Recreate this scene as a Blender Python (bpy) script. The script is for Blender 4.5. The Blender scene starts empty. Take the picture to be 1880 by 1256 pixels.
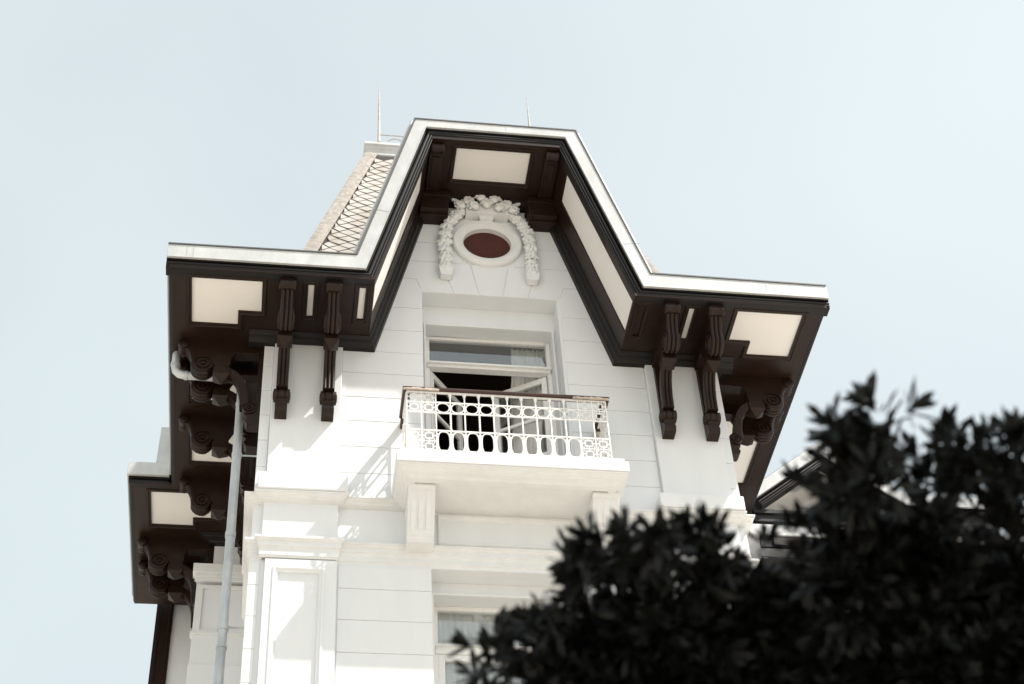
import bpy, bmesh, math, random
from mathutils import Vector, Matrix
R = math.radians
random.seed(7)
S = bpy.context.scene
COL = S.collection

# ------------------------------------------------------------------ camera
# the lens is the origin of the plan; the pavement lies 1.6 m below it
GROUND = -1.6
yaw, pit, rol = 0.18360447, 0.7784998, -0.07091233
fw = Vector((math.sin(yaw)*math.cos(pit), math.cos(yaw)*math.cos(pit), math.sin(pit)))
rt = Vector((math.cos(yaw), -math.sin(yaw), 0)); up = rt.cross(fw)
r2 = rt*math.cos(rol) + up*math.sin(rol); u2 = up*math.cos(rol) - rt*math.sin(rol)
cd = bpy.data.cameras.new('camera'); cam = bpy.data.objects.new('camera', cd); COL.objects.link(cam)
cam.matrix_world = Matrix(((r2.x, u2.x, -fw.x, 0), (r2.y, u2.y, -fw.y, 0), (r2.z, u2.z, -fw.z, 0), (0, 0, 0, 1)))
cd.sensor_width = 36; cd.lens = 36*3103.4/1880
cd.clip_end = 2000; cd.clip_start = .05
cd.dof.use_dof = True; cd.dof.focus_distance = 21.5; cd.dof.aperture_fstop = 2.2; cd.dof.aperture_blades = 9
S.camera = cam
S.render.resolution_x = 1024; S.render.resolution_y = 684

# ------------------------------------------------------------------ light
SUN = Vector((1.0, -.555, 1.7)).normalized()          # towards the sun
w = bpy.data.worlds.new('World'); S.world = w; w.use_nodes = True
nt = w.node_tree; bg = nt.nodes['Background']
sky = nt.nodes.new('ShaderNodeTexSky'); sky.sky_type = 'NISHITA'; sky.sun_disc = False
sky.sun_elevation = math.asin(SUN.z); sky.sun_rotation = math.atan2(SUN.x, SUN.y)
sky.air_density = 1.0; sky.dust_density = 4.0; sky.ozone_density = 1.0; sky.altitude = 0
hs = nt.nodes.new('ShaderNodeHueSaturation'); hs.inputs['Saturation'].default_value = .42
hz = nt.nodes.new('ShaderNodeMix'); hz.data_type = 'RGBA'; hz.inputs[0].default_value = .58   # thin bright veil over the whole sky
hz.inputs[7].default_value = (4.08, 4.62, 4.62, 1)
wc = nt.nodes.new('ShaderNodeTexCoord'); wn = nt.nodes.new('ShaderNodeTexNoise'); wn.inputs['Scale'].default_value = 2.2; wn.inputs['Detail'].default_value = 3
wm = nt.nodes.new('ShaderNodeMapRange'); wm.inputs['From Min'].default_value = .3; wm.inputs['From Max'].default_value = .7
wm.inputs['To Min'].default_value = .46; wm.inputs['To Max'].default_value = .70
nt.links.new(wc.outputs['Generated'], wn.inputs['Vector']); nt.links.new(wn.outputs['Fac'], wm.inputs['Value']); nt.links.new(wm.outputs[0], hz.inputs[0])
nt.links.new(sky.outputs[0], hs.inputs['Color']); nt.links.new(hs.outputs[0], hz.inputs[6]); nt.links.new(hz.outputs[2], bg.inputs['Color'])
bg.inputs['Strength'].default_value = .13
sl = bpy.data.lights.new('sun', 'SUN'); so = bpy.data.objects.new('sun', sl); COL.objects.link(so)
so.rotation_euler = SUN.to_track_quat('Z', 'Y').to_euler()
sl.energy = 4.0; sl.angle = R(.55); sl.color = (1, .95, .88)
S.view_settings.view_transform = 'Standard'; S.view_settings.look = 'None'
S.view_settings.gamma = 1; S.view_settings.exposure = .75

# ------------------------------------------------------------------ materials
def mat(name, col, rough=.7, spec=.4, metal=0, var=0, vscale=3.0, var_col=None, bump=0, bscale=60, stretch=(1,1,1), spots=None):
    m = bpy.data.materials.new(name); m.use_nodes = True
    n = m.node_tree; b = n.nodes['Principled BSDF']
    b.inputs['Roughness'].default_value = rough; b.inputs['Specular IOR Level'].default_value = spec
    b.inputs['Metallic'].default_value = metal
    b.inputs['Base Color'].default_value = (*col, 1)
    tc = n.nodes.new('ShaderNodeTexCoord'); mp = n.nodes.new('ShaderNodeMapping')
    n.links.new(tc.outputs['Object'], mp.inputs[0]); mp.inputs['Scale'].default_value = stretch
    last = None
    if var:
        t = n.nodes.new('ShaderNodeTexNoise'); t.inputs['Scale'].default_value = vscale; t.inputs['Detail'].default_value = 6
        t.inputs['Roughness'].default_value = .62
        n.links.new(mp.outputs[0], t.inputs['Vector'])
        cr = n.nodes.new('ShaderNodeValToRGB'); cr.color_ramp.elements[0].position = .36; cr.color_ramp.elements[1].position = .64
        vc = var_col or tuple(c*(1-var) for c in col)
        cr.color_ramp.elements[0].color = (*vc, 1); cr.color_ramp.elements[1].color = (*col, 1)
        n.links.new(t.outputs['Fac'], cr.inputs[0]); n.links.new(cr.outputs[0], b.inputs['Base Color']); last = cr.outputs[0]
    if spots:
        sc, thr, scol = spots
        t = n.nodes.new('ShaderNodeTexNoise'); t.inputs['Scale'].default_value = sc; t.inputs['Detail'].default_value = 8; t.inputs['Roughness'].default_value = .7
        n.links.new(mp.outputs[0], t.inputs['Vector'])
        cr = n.nodes.new('ShaderNodeValToRGB'); cr.color_ramp.elements[0].position = thr; cr.color_ramp.elements[1].position = thr+.06
        cr.color_ramp.elements[0].color = (0, 0, 0, 1); cr.color_ramp.elements[1].color = (1, 1, 1, 1)
        n.links.new(t.outputs['Fac'], cr.inputs[0])
        mx = n.nodes.new('ShaderNodeMix'); mx.data_type = 'RGBA'; n.links.new(cr.outputs[0], mx.inputs[0])
        if last: n.links.new(last, mx.inputs[6])
        else: mx.inputs[6].default_value = (*col, 1)
        mx.inputs[7].default_value = (*scol, 1); n.links.new(mx.outputs[2], b.inputs['Base Color'])
    if bump:
        t = n.nodes.new('ShaderNodeTexNoise'); t.inputs['Scale'].default_value = bscale; t.inputs['Detail'].default_value = 4
        n.links.new(tc.outputs['Object'], t.inputs['Vector'])
        bp = n.nodes.new('ShaderNodeBump'); bp.inputs['Strength'].default_value = bump; bp.inputs['Distance'].default_value = .01
        n.links.new(t.outputs['Fac'], bp.inputs['Height']); n.links.new(bp.outputs[0], b.inputs['Normal'])
    return m
M = {}
M['white'] = mat('white_render', (.735, .75, .762), (.75), .25, var=.035, vscale=3.2, stretch=(1,1,.16), bump=.12, bscale=35)
M['stucco'] = mat('white_moulding', (.745, .752, .748), .7, .25, var=.06, vscale=5, bump=.1, bscale=40)
M['panel'] = mat('cream_soffit_board', (.79, .765, .735), .65, .3, var=.03, vscale=2)
M['brown'] = mat('dark_brown_paint', (.0205, .0095, .0055), .40, .25, var=.3, vscale=9, bump=.06, bscale=50)
M['gloss'] = mat('black_brown_gloss_paint', (.0075, .0058, .0052), .45, .3, var=.2, vscale=9)
M['fascia'] = mat('white_painted_metal', (.56, .575, .575), .45, .4, var=.2, vscale=3.5, stretch=(1, 1, .5), spots=(14, .70, (.42, .42, .41)))
M['zinc'] = mat('zinc', (.52, .545, .555), .42, .5, metal=.35, var=.28, vscale=5, stretch=(1, 1, .4), spots=(24, .68, (.22, .2, .18)))
M['slate'] = mat('weathered_slate', (.45, .435, .41), .8, .3, var=.3, vscale=2.2, var_col=(.36, .325, .285), bump=.3, bscale=25, spots=(7, .62, (.36, .285, .225)))
M['gap'] = mat('roof_felt', (.075, .07, .065), .9, .1)
M['ridge'] = mat('speckled_ridge_tile', (.42, .385, .345), .85, .2, var=.35, vscale=14, bump=.4, bscale=40, spots=(30, .6, (.24, .18, .13)))
M['iron'] = mat('white_painted_iron', (.80, .79, .77), .5, .4, var=.06, vscale=20, spots=(45, .70, (.45, .33, .25)))
M['rust'] = mat('weathered_finial_paint', (.50, .465, .43), .7, .3, var=.3, vscale=12, spots=(18, .6, (.3, .2, .15)))
M['wood'] = mat('brown_handrail_varnish', (.055, .022, .015), .4, .5, var=.3, vscale=8, stretch=(.3, 1, 1))
M['peel'] = mat('peeled_handrail_paint', (.62, .53, .46), .8, .2, var=.35, vscale=14, spots=(12, .6, (.05, .022, .015)))
M['oval'] = mat('oxide_red_board', (.078, .021, .0155), .6, .3, var=.2, vscale=4)
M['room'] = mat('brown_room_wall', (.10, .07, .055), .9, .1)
M['roof'] = mat('dark_roof_sheet', (.09, .09, .095), .6, .4)
M['bark'] = mat('bark', (.012, .010, .008), .9, .1, bump=.6, bscale=30)
M['ground'] = mat('warm_paving', (.51, .46, .395), .9, .2, var=.12, vscale=.6)
def leafmat(name, c1, c2):
    m = bpy.data.materials.new(name); m.use_nodes = True; n = m.node_tree; b = n.nodes['Principled BSDF']
    oi = n.nodes.new('ShaderNodeNewGeometry'); cr = n.nodes.new('ShaderNodeValToRGB')
    cr.color_ramp.elements[0].color = (*c1, 1); cr.color_ramp.elements[1].color = (*c2, 1)
    n.links.new(oi.outputs['Random Per Island'], cr.inputs[0]); n.links.new(cr.outputs[0], b.inputs['Base Color'])
    b.inputs['Roughness'].default_value = .5; b.inputs['Specular IOR Level'].default_value = .3
    return m
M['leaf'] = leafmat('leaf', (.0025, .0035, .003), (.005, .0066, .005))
def glassmat():
    m = bpy.data.materials.new('window_glass'); m.use_nodes = True; n = m.node_tree; n.nodes.clear()
    o = n.nodes.new('ShaderNodeOutputMaterial'); mx = n.nodes.new('ShaderNodeMixShader')
    t = n.nodes.new('ShaderNodeBsdfTransparent'); g = n.nodes.new('ShaderNodeBsdfGlossy'); g.inputs['Roughness'].default_value = .02
    t.inputs[0].default_value = (.9, .92, .92, 1); mx.inputs[0].default_value = .16
    n.links.new(t.outputs[0], mx.inputs[1]); n.links.new(g.outputs[0], mx.inputs[2]); n.links.new(mx.outputs[0], o.inputs[0])
    return m
M['glass'] = glassmat()
def clothmat():
    m = bpy.data.materials.new('white_curtain_cloth'); m.use_nodes = True; n = m.node_tree; b = n.nodes['Principled BSDF']
    o = n.nodes['Material Output']; b.inputs['Base Color'].default_value = (.86, .84, .80, 1); b.inputs['Roughness'].default_value = .9
    tr = n.nodes.new('ShaderNodeBsdfTranslucent'); tr.inputs[0].default_value = (.75, .72, .68, 1)
    mx = n.nodes.new('ShaderNodeMixShader'); mx.inputs[0].default_value = .3
    n.links.new(b.outputs[0], mx.inputs[1]); n.links.new(tr.outputs[0], mx.inputs[2]); n.links.new(mx.outputs[0], o.inputs[0])
    return m
M['cloth'] = clothmat()

# ------------------------------------------------------------------ mesh helpers
class MB:
    def __init__(s): s.v = []; s.f = []; s.M = None
    def add(s, vs, fs):
        k = len(s.v)
        s.v += [tuple(s.M @ Vector(p)) if s.M else tuple(p) for p in vs]
        s.f += [tuple(i+k for i in f) for f in fs]
    def box(s, x0, x1, y0, y1, z0, z1):
        s.add([(x0,y0,z0),(x1,y0,z0),(x1,y1,z0),(x0,y1,z0),(x0,y0,z1),(x1,y0,z1),(x1,y1,z1),(x0,y1,z1)],
              [(0,3,2,1),(4,5,6,7),(0,1,5,4),(1,2,6,5),(2,3,7,6),(3,0,4,7)])
    def prism(s, poly, d0, d1, axis='y'):
        n = len(poly)
        g = {'y': lambda a,b,c: (a,c,b), 'x': lambda a,b,c: (c,a,b), 'z': lambda a,b,c: (a,b,c)}[axis]
        s.add([g(a,b,d0) for a,b in poly]+[g(a,b,d1) for a,b in poly],
              [tuple(range(n)), tuple(range(2*n-1,n-1,-1))]+[(i,i+n,(i+1)%n+n,(i+1)%n) for i in range(n)])
    def sweep(s, path, N, prof, closed=False):
        """profile (a,b): a along N x tangent, b along N; mitred corners"""
        P = [Vector(p) for p in path]; N = Vector(N); n = len(P); m = len(prof); vs = []; fs = []
        segs = [(P[(i+1)%n]-P[i]).normalized() for i in range(n if closed else n-1)]
        for i in range(n):
            if closed: a, b = segs[i-1], segs[i]
            else: a, b = segs[max(i-1,0)], segs[min(i,n-2)]
            s1, s2 = N.cross(a), N.cross(b); q = (s1+s2)/(1+s1.dot(s2))
            for pa, pb in prof: vs.append(P[i]+q*pa+N*pb)
        for i in range(n if closed else n-1):
            j = (i+1)%n
            for k in range(m):
                l = (k+1)%m; fs.append((i*m+k, j*m+k, j*m+l, i*m+l))
        if not closed: fs += [tuple(range(m-1,-1,-1)), tuple((n-1)*m+k for k in range(m))]
        s.add(vs, fs)
    def lathe(s, prof, c, ax, n=24):
        ax = Vector(ax).normalized(); e1 = ax.orthogonal().normalized(); e2 = ax.cross(e1); c = Vector(c); vs = []; fs = []
        for h, r in prof:
            for k in range(n):
                t = 2*math.pi*k/n; vs.append(c+ax*h+(e1*math.cos(t)+e2*math.sin(t))*max(r,1e-4))
        for i in range(len(prof)-1):
            for k in range(n): fs.append((i*n+k, i*n+(k+1)%n, (i+1)*n+(k+1)%n, (i+1)*n+k))
        fs += [tuple(range(n-1,-1,-1)), tuple((len(prof)-1)*n+k for k in range(n))]
        s.add(vs, fs)
    def tube(s, pts, r, n=10, closed=False):
        P = [Vector(p) for p in pts]; m = len(P); vs = []; fs = []; e1 = None
        for i in range(m):
            a = P[(i+1)%m] if (closed or i < m-1) else P[i]; b = P[i-1] if (closed or i > 0) else P[i]
            t = (a-b).normalized()
            e1 = t.orthogonal().normalized() if e1 is None else (e1-t*e1.dot(t)).normalized()
            e2 = t.cross(e1); rr = r[i] if isinstance(r, (list, tuple)) else r
            for k in range(n):
                q = 2*math.pi*k/n; vs.append(P[i]+(e1*math.cos(q)+e2*math.sin(q))*rr)
        for i in range(m if closed else m-1):
            j = (i+1)%m
            for k in range(n): fs.append((i*n+k, i*n+(k+1)%n, j*n+(k+1)%n, j*n+k))
        if not closed: fs += [tuple(range(n-1,-1,-1)), tuple((m-1)*n+k for k in range(n))]
        s.add(vs, fs)
    def plate(s, fills, holes, z0, z1):
        """flat plate from rectangles (x0,x1,y0,y1) minus holes, thick from z0 to z1, on a shared grid"""
        xs = sorted({round(q,5) for r in fills+holes for q in r[:2]}); ys = sorted({round(q,5) for r in fills+holes for q in r[2:]})
        ins = lambda r,x,y: r[0] < x < r[1] and r[2] < y < r[3]
        F = {}
        for i in range(len(xs)-1):
            for j in range(len(ys)-1):
                x, y = (xs[i]+xs[i+1])/2, (ys[j]+ys[j+1])/2
                F[i,j] = any(ins(r,x,y) for r in fills) and not any(ins(r,x,y) for r in holes)
        for (i,j), on in F.items():
            if not on: continue
            x0,x1,y0,y1 = xs[i],xs[i+1],ys[j],ys[j+1]
            s.add([(x0,y0,z0),(x1,y0,z0),(x1,y1,z0),(x0,y1,z0)], [(0,3,2,1)]); s.add([(x0,y0,z1),(x1,y0,z1),(x1,y1,z1),(x0,y1,z1)], [(0,1,2,3)])
            for di,dj,e in ((-1,0,((x0,y1),(x0,y0))),(1,0,((x1,y0),(x1,y1))),(0,-1,((x0,y0),(x1,y0))),(0,1,((x1,y1),(x0,y1)))):
                if not F.get((i+di,j+dj)):
                    (a,b),(c,d) = e; s.add([(a,b,z0),(c,d,z0),(c,d,z1),(a,b,z1)], [(0,1,2,3)])
    def build(s, name, m, parent=None, bevel=0, loc=None, weld=True, ang=38, smooth=True):
        me = bpy.data.meshes.new(name); me.from_pydata([tuple(p) for p in s.v], [], s.f); me.materials.append(m)
        bm = bmesh.new(); bm.from_mesh(me)
        if weld:
            bmesh.ops.remove_doubles(bm, verts=bm.verts, dist=1e-5); bmesh.ops.recalc_face_normals(bm, faces=bm.faces)
        if smooth:
            for f in bm.faces: f.smooth = True
            for e in bm.edges:
                if len(e.link_faces) != 2 or e.calc_face_angle(0) > R(ang): e.smooth = False
        bm.to_mesh(me); bm.free()
        o = bpy.data.objects.new(name, me); COL.objects.link(o)
        if parent is not None: put(o, parent)
        if loc is not None: o.location = Vector(loc)
        if bevel:
            b = o.modifiers.new('bevel', 'BEVEL'); b.width = bevel; b.segments = 2; b.limit_method = 'ANGLE'; b.angle_limit = R(50); b.harden_normals = False
        return o
def put(o, parent):
    o.parent = parent
    if parent.parent is None: o.location = -parent.location       # meshes are written in world metres
def empty(name, loc):
    o = bpy.data.objects.new(name, None); COL.objects.link(o); o.location = loc; o.empty_display_size = .3; return o
def tag(o, label=None, cat=None, group=None, kind=None):
    for k, v in (('label', label), ('category', cat), ('group', group), ('kind', kind)):
        if v: o[k] = v
    return o

# ------------------------------------------------------------------ ground
g = MB(); g.add([(-900,-900,GROUND),(900,-900,GROUND),(900,900,GROUND),(-900,900,GROUND)], [(0,1,2,3)])
tag(g.build('ground', M['ground'], weld=False), kind='structure')

g = MB(); g.lathe([(0,5.0),(.004,5.0)], (2.6,3.6,GROUND), (0,0,1), 48)  # unseen dark disc, added to cut ground bounce onto the near tree
M['added_lawn'] = mat('low_bounce_lawn', (.035, .045, .02), .95, .1, var=.3, vscale=4, bump=.4, bscale=30)
tag(g.build('added_lawn', M['added_lawn'], weld=False), kind='structure')

# ================================================================== the villa
VROOT = Vector((2.72, 16, GROUND))
V = empty('white_villa', VROOT)
tag(V, 'white stucco villa tower with dark brown bracketed eaves and steep slate roof', 'villa')
XC = 2.72
mir = lambda x: 2*XC-x
WL, WR = -.32, 5.76                    # tower side walls
YF = 16.0                              # facade plane
ZS = 15.80                             # eave soffit
rakeL = lambda z: 1.03+(z-15.78)*.2584 # left rake soffit line in the facade plane

# ---- main walls
def wall_layer(mb, fills, holes, y0, y1):
    t = MB(); t.plate(fills, holes, y0, y1)                   # plan plate (x, z) -> facade
    mb.add([(x, z, y) for x, y, z in t.v], t.f)
a = MB()
door = (1.76, 3.64, 13.36, 16.92); low = (1.81, 3.62, 8.6, 12.18); ov = (2.36, 3.06, 17.65, 18.28)
wall_layer(a, [(WL, WR, GROUND, 15.86), (1.05, mir(1.05), 15.86, 17.4), (1.45, mir(1.45), 17.4, 18.9)], [door, low, ov], YF, 16.27)
wall_layer(a, [(WL, WR, 8, 15.86), (1.05, mir(1.05), 15.86, 17.4), (1.45, mir(1.45), 17.4, 18.9)],
           [(1.83, 3.585, 13.36, 16.545), (1.86, 3.56, 8.6, 11.99), (2.3, 3.1, 17.5, 18.4)], 16.27, 16.60)
a.box(WL, WL+.3, 16.60, 22.08, GROUND, 15.86); a.box(WR-.3, WR, 16.60, 22.08, GROUND, 15.86); a.box(WL, WR, 22.08, 22.3, GROUND, 15.86)

# ---- rusticated courses (grooves between them)
Gp = .004; D0, D1 = 15.989, 16.004
def course(poly):
    a.prism(poly, D0, D1)
zl = [12.17, 11.84, 11.40, 10.955, 10.51, 10.07, 9.63, 9.19, 8.75]
for hi, lo in zip(zl[:-1], zl[1:]):
    for s in (0, 1):
        p = [(.715, lo+Gp), (1.81, lo+Gp), (1.81, hi-Gp), (.715, hi-Gp)]
        if s: p = [(mir(x), z) for x, z in p]
        course(p)
zu = [13.20, 13.595, 14.03, 14.465, 14.88, 15.31, 15.715, 16.135, 16.58, 17.165]
for hi, lo in zip(zu[1:], zu[:-1]):
    for s in (0, 1):
        xl = lambda z: max(.70, rakeL(z)-.12) if z > 15.72 else .70
        xr = 1.76
        p = [(xl(lo), lo+Gp), (xr, lo+Gp), (xr, hi-Gp), (xl(hi), hi-Gp)]
        if hi > 17: p = [(xl(lo), lo+Gp), (xr, lo+Gp), (xr, 16.935), (1.675, 17.165-Gp), (xl(hi), hi-Gp)]
        if s: p = [(mir(x), z) for x, z in p]
        course(p)
G2 = .006
for s in (0, 1):
    f = (lambda q: q) if not s else (lambda q: [(mir(x), z) for x, z in q])
    course(f([(rakeL(17.165)-.1, 17.165+Gp), (1.685, 17.165+Gp), (1.762, 16.922), (2.2-G2, 16.922), (2.035-G2, 17.54-Gp), (rakeL(17.54)-.1, 17.54-Gp)]))
    course(f([(2.2+G2, 16.922), (2.555-G2, 16.922), (2.45-G2, 17.54-Gp), (2.035+G2, 17.54-Gp)]))
    course(f([(rakeL(17.54)-.1, 17.54+Gp), (2.34, 17.54+Gp), (2.34, 17.94-Gp), (rakeL(17.94)-.1, 17.94-Gp)]))
    course(f([(rakeL(17.94)-.1, 17.94+Gp), (2.34, 17.94+Gp), (2.34, 18.335), (rakeL(18.34)-.1, 18.335)]))
course([(2.555+G2, 16.922), (mir(2.555)-G2, 16.922), (mir(2.45)-G2, 17.54-Gp), (2.45+G2, 17.54-Gp)])
course([(2.13, 18.338), (mir(2.13), 18.338), (mir(2.13), 18.80), (2.13, 18.80)])
# quoin strips on the outer corners
zq = [13.2, 13.63, 14.06, 14.483, 14.909, 15.333, 15.76]
for zz in (zl, zq[::-1]):
    for hi, lo in zip(zz[:-1], zz[1:]):
        for x0, x1 in ((WL-.004, -.2), (5.64, WR+.004)): course([(x0, lo+Gp), (x1, lo+Gp), (x1, hi-Gp), (x0, hi-Gp)])
a.build('wall', M['white'], V, bevel=.005)

# ---- corner piers, pedestals and cornices
def pier(x0, x1):
    b = MB()
    b.box(x0+.01, x1, 15.935, 16.0, 13.38, 15.79)                     # upper pier
    b.box(x0, x1, 15.935, 16.0, 12.50, 13.05)                         # frieze block
    b.build('corner_pier', M['white'], V, bevel=.008)
    b = MB(); b.box(x0-.085, x1+.10, 15.80, 16.0, 13.145, 13.395 if x0 < XC else 13.36); b.build('pier_plinth', M['white'], V, bevel=.012)
    b = MB()                                                          # lower panelled pier
    def mapq(t): b.add([(x, z, y) for x, y, z in t.v], t.f)
    t = MB(); t.plate([(x0+.06, x1, 4.0, 12.19)], [(x0+.19, x1-.175, 9.0, 12.04)], 15.935, 16.0); mapq(t)
    b.box(x0+.18, x1-.165, 15.972, 15.998, 8.99, 12.05)
    loop = [(x0+.19, 15.935, 9.0), (x1-.175, 15.935, 9.0), (x1-.175, 15.935, 12.04), (x0+.19, 15.935, 12.04)]
    b.sweep(loop, (0,-1,0), [(-.035,0),(-.035,.012),(-.01,.016),(.012,-.012),(.03,-.02),(.03,-.04),(0,-.04)], True)
    b.build('pier_panel', M['white'], V, bevel=.004)
pier(-.20, .695); pier(mir(.695), mir(-.20))
def cornice(path, prof, name):
    b = MB(); b.sweep(path, (0,0,-1), prof); b.build(name, M['stucco'], V, bevel=.004)
def facade_path(z, q=.065, back=17.5):
    L = [(WL, back, z), (WL, YF, z), (-.20, YF, z), (-.20, YF-q, z), (.695, YF-q, z), (.695, YF, z)]
    return L+[(mir(x), y, zz) for x, y, zz in L[::-1]]
pr = [(0,0),(.115,0),(.115,.022),(.10,.026),(.10,.045),(.07,.062),(.06,.07),(.06,.09),(.03,.10),(.0,.12),(-.02,.12),(-.02,0)]
cornice(facade_path(13.142), pr, 'upper_cornice')
pr = [(0,0),(.075,0),(.075,.035),(.062,.04),(.055,.06),(.042,.065),(.042,.13),(.028,.135),(.024,.165),(.018,.17),(.018,.25),(.006,.254),(.0,.275),(-.02,.275),(-.02,0)]
cornice(facade_path(12.48), pr, 'lower_cornice')

# ---- eaves: soffit boards, cream panels, panel mouldings
def rects_loop(kind, r):
    if kind == 'r': x0,x1,y0,y1 = r; return [(x0,y0),(x1,y0),(x1,y1),(x0,y1)]
HM = [(-.004,.002),(-.004,-.014),(.0,-.014),(.006,.006),(.03,.012),(.034,.020),(.05,.020),(.058,.012),(.062,.0),(.062,-.01),(0,-.01)]
HM = [(.0,-.03),(.008,-.004),(.03,.006),(.036,.018),(.056,.018),(.064,.004),(.064,-.01)]
def soffit(fills, loops, z, name='soffit'):
    """loops: list of (polygon CCW, rectangles covering it, cream?)"""
    b = MB(); holes = [r for lp in loops for r in lp[1]]
    b.plate(fills, holes, z, z+.05)
    b.box(min(f[0] for f in fills)+.05, max(f[1] for f in fills)-.0, min(f[2] for f in fills)+.05, max(f[3] for f in fills), z+.06, z+.08) if False else None
    s = b.build(name, M['brown'], V)
    for poly, rs, cream in loops:
        c = MB()
        c.prism(poly, z+.03, z+.045, 'z')
        c.build('soffit_panel', M['panel'] if cream else M['brown'], s)
        c.v = []
        m = MB(); m.sweep([(x,y,z) for x,y in poly], (0,0,-1), HM, True); m.build('panel_moulding', M['brown'], s)
    return s
def R4(x0,x1,y0,y1): return ([(x0,y0),(x1,y0),(x1,y1),(x0,y1)], [(x0,x1,y0,y1)], True)
def mirloops(L): return [([(mir(x),y) for x,y in p][::-1], [(mir(r[1]),mir(r[0]),r[2],r[3]) for r in rs], c) for p,rs,c in L]
cornerL = ([(-1.277,14.934),(-.39,14.934),(-.39,15.49),(-.686,15.49),(-.686,15.745),(-1.277,15.745)], [(-1.277,-.39,14.934,15.49),(-1.277,-.686,15.49,15.745)], True)
loopsL = [cornerL, R4(.192,.266,14.938,15.515), R4(.845,.925,14.936,15.512), R4(-1.277,-.68,16.30,16.37), R4(-1.277,-.68,16.72,17.235), R4(-1.277,-.68,17.80,18.517)]
YE = 19.05
fl = [(-1.555, 1.03, 14.765, 16.0), (-1.555, WL, 16.0, YE)]
soffit(fl, loopsL, ZS)
lr = mirloops(loopsL[:4]+[R4(-1.277,-.68,16.97,18.42)]); lr[2] = (lr[2][0], lr[2][1], False)
soffit([(mir(r[1]), mir(r[0]), r[2], r[3]) for r in fl], lr, ZS)

# bed mouldings under the soffit against the walls
BED = [(-.02,-.02),(.215,-.02),(.215,.012),(.195,.02),(.17,.026),(.15,.046),(.15,.058),(.12,.066),(.085,.086),(.075,.10),(.0,.11),(-.02,.11)]
def bed(path, N=(0,0,-1)):
    b = MB(); b.sweep(path, N, BED); b.build('bed_moulding', M['gloss'], V, bevel=.004)
bed([(WL, YE, ZS), (WL, 16.0, ZS)]); bed([(WR, 16.0, ZS), (WR, YE, ZS)])
# front: level run, then up the rake, to the block under the top (profile swapped: a down, b towards -y)
BEDF = [(b_, -a_) for a_, b_ in BED]
for sgn in (0, 1):
    P = [(WL-.215, YF, ZS), (1.03, YF, ZS), (rakeL(18.36)+.0, YF, 18.36)]
    b = MB()
    if not sgn: b.sweep(P, (0,1,0), BEDF)
    else: b.sweep([(mir(x),y,z) for x,y,z in P[::-1]], (0,1,0), BEDF)
    b.build('bed_moulding', M['gloss'], V, bevel=.004)

# rake soffits (sloping undersides of the dormer roof)
def rake_soffit(sgn):
    A = Vector((1.03, 0, ZS)); B = Vector((1.80, 0, 18.77)); t = (B-A); Ln = t.length; t.normalize()
    # local x = along the rake, local y = world y, local z = away from the opening (up and out)
    nrm = Vector((-t.z, 0, t.x))
    Mx = Matrix(((t.x, 0, nrm.x, A.x), (0, 1, 0, 0), (t.z, 0, nrm.z, A.z), (0, 0, 0, 1)))
    if sgn: Mx = Matrix(((-1,0,0,2*XC),(0,1,0,0),(0,0,1,0),(0,0,0,1))) @ Mx
    r = (.03, 2.72, 14.90, 15.47)
    b = MB(); b.M = Mx; b.plate([(0, Ln, 14.78, 16.0)], [r], 0, .05); s = b.build('rake_soffit', M['brown'], V)
    c = MB(); c.M = Mx; c.box(r[0]-.002, r[1]+.002, r[2]-.002, r[3]+.002, .02, .045); c.build('soffit_panel', M['panel'], s)
rake_soffit(0); rake_soffit(1)
# top soffit of the dormer
ZT = 18.77
ts = soffit([(1.80, mir(1.80), 14.765, 16.0)], [R4(2.176, 3.232, 14.912, 15.50)], ZT)
for sgn in (0, 1):
    f = (lambda x: x) if not sgn else mir
    b = MB()
    x0, x1 = sorted((f(1.80), f(2.0)))
    b.box(x0, x1, 14.93, 15.72, ZT-.07, ZT-.001)
    b.box(x0+.045, x1-.045, 15.03, 15.6, ZT-.085, ZT-.07)
    b.lathe([(0,0),(0,.06),(.02,.075),(.045,.075),(.05,.068),(.15,.068),(.155,.075),(.18,.075),(.2,.06),(.2,0)], (x0, 14.89, ZT-.07), (1,0,0), 20)
    x0, x1 = sorted((f(1.73), f(2.135)))
    b.box(x0, x1, 15.70, 15.99, 18.36, ZT-.001); b.box(x0-.02, x1+.02, 15.66, 15.99, 18.60, ZT-.08); b.box(x0, x1, 15.80, 15.995, 18.335, 18.36)
    x2, x3 = sorted((f(1.62), f(2.10))); b.box(x2, x3, 15.83, 15.99, 18.345, 18.5)
    b.build('console_block', M['brown'], V, bevel=.008)
b = MB(); b.sweep([(2.135, YF, ZT), (mir(2.135), YF, ZT)], (0,0,-1), [(-.02,-.02),(.20,-.02),(.20,.006),(.17,.012),(.15,.03),(.12,.036),(.09,.045),(.0,.05),(-.02,.05)])
b.build('bed_moulding', M['gloss'], V, bevel=.004)

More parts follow.
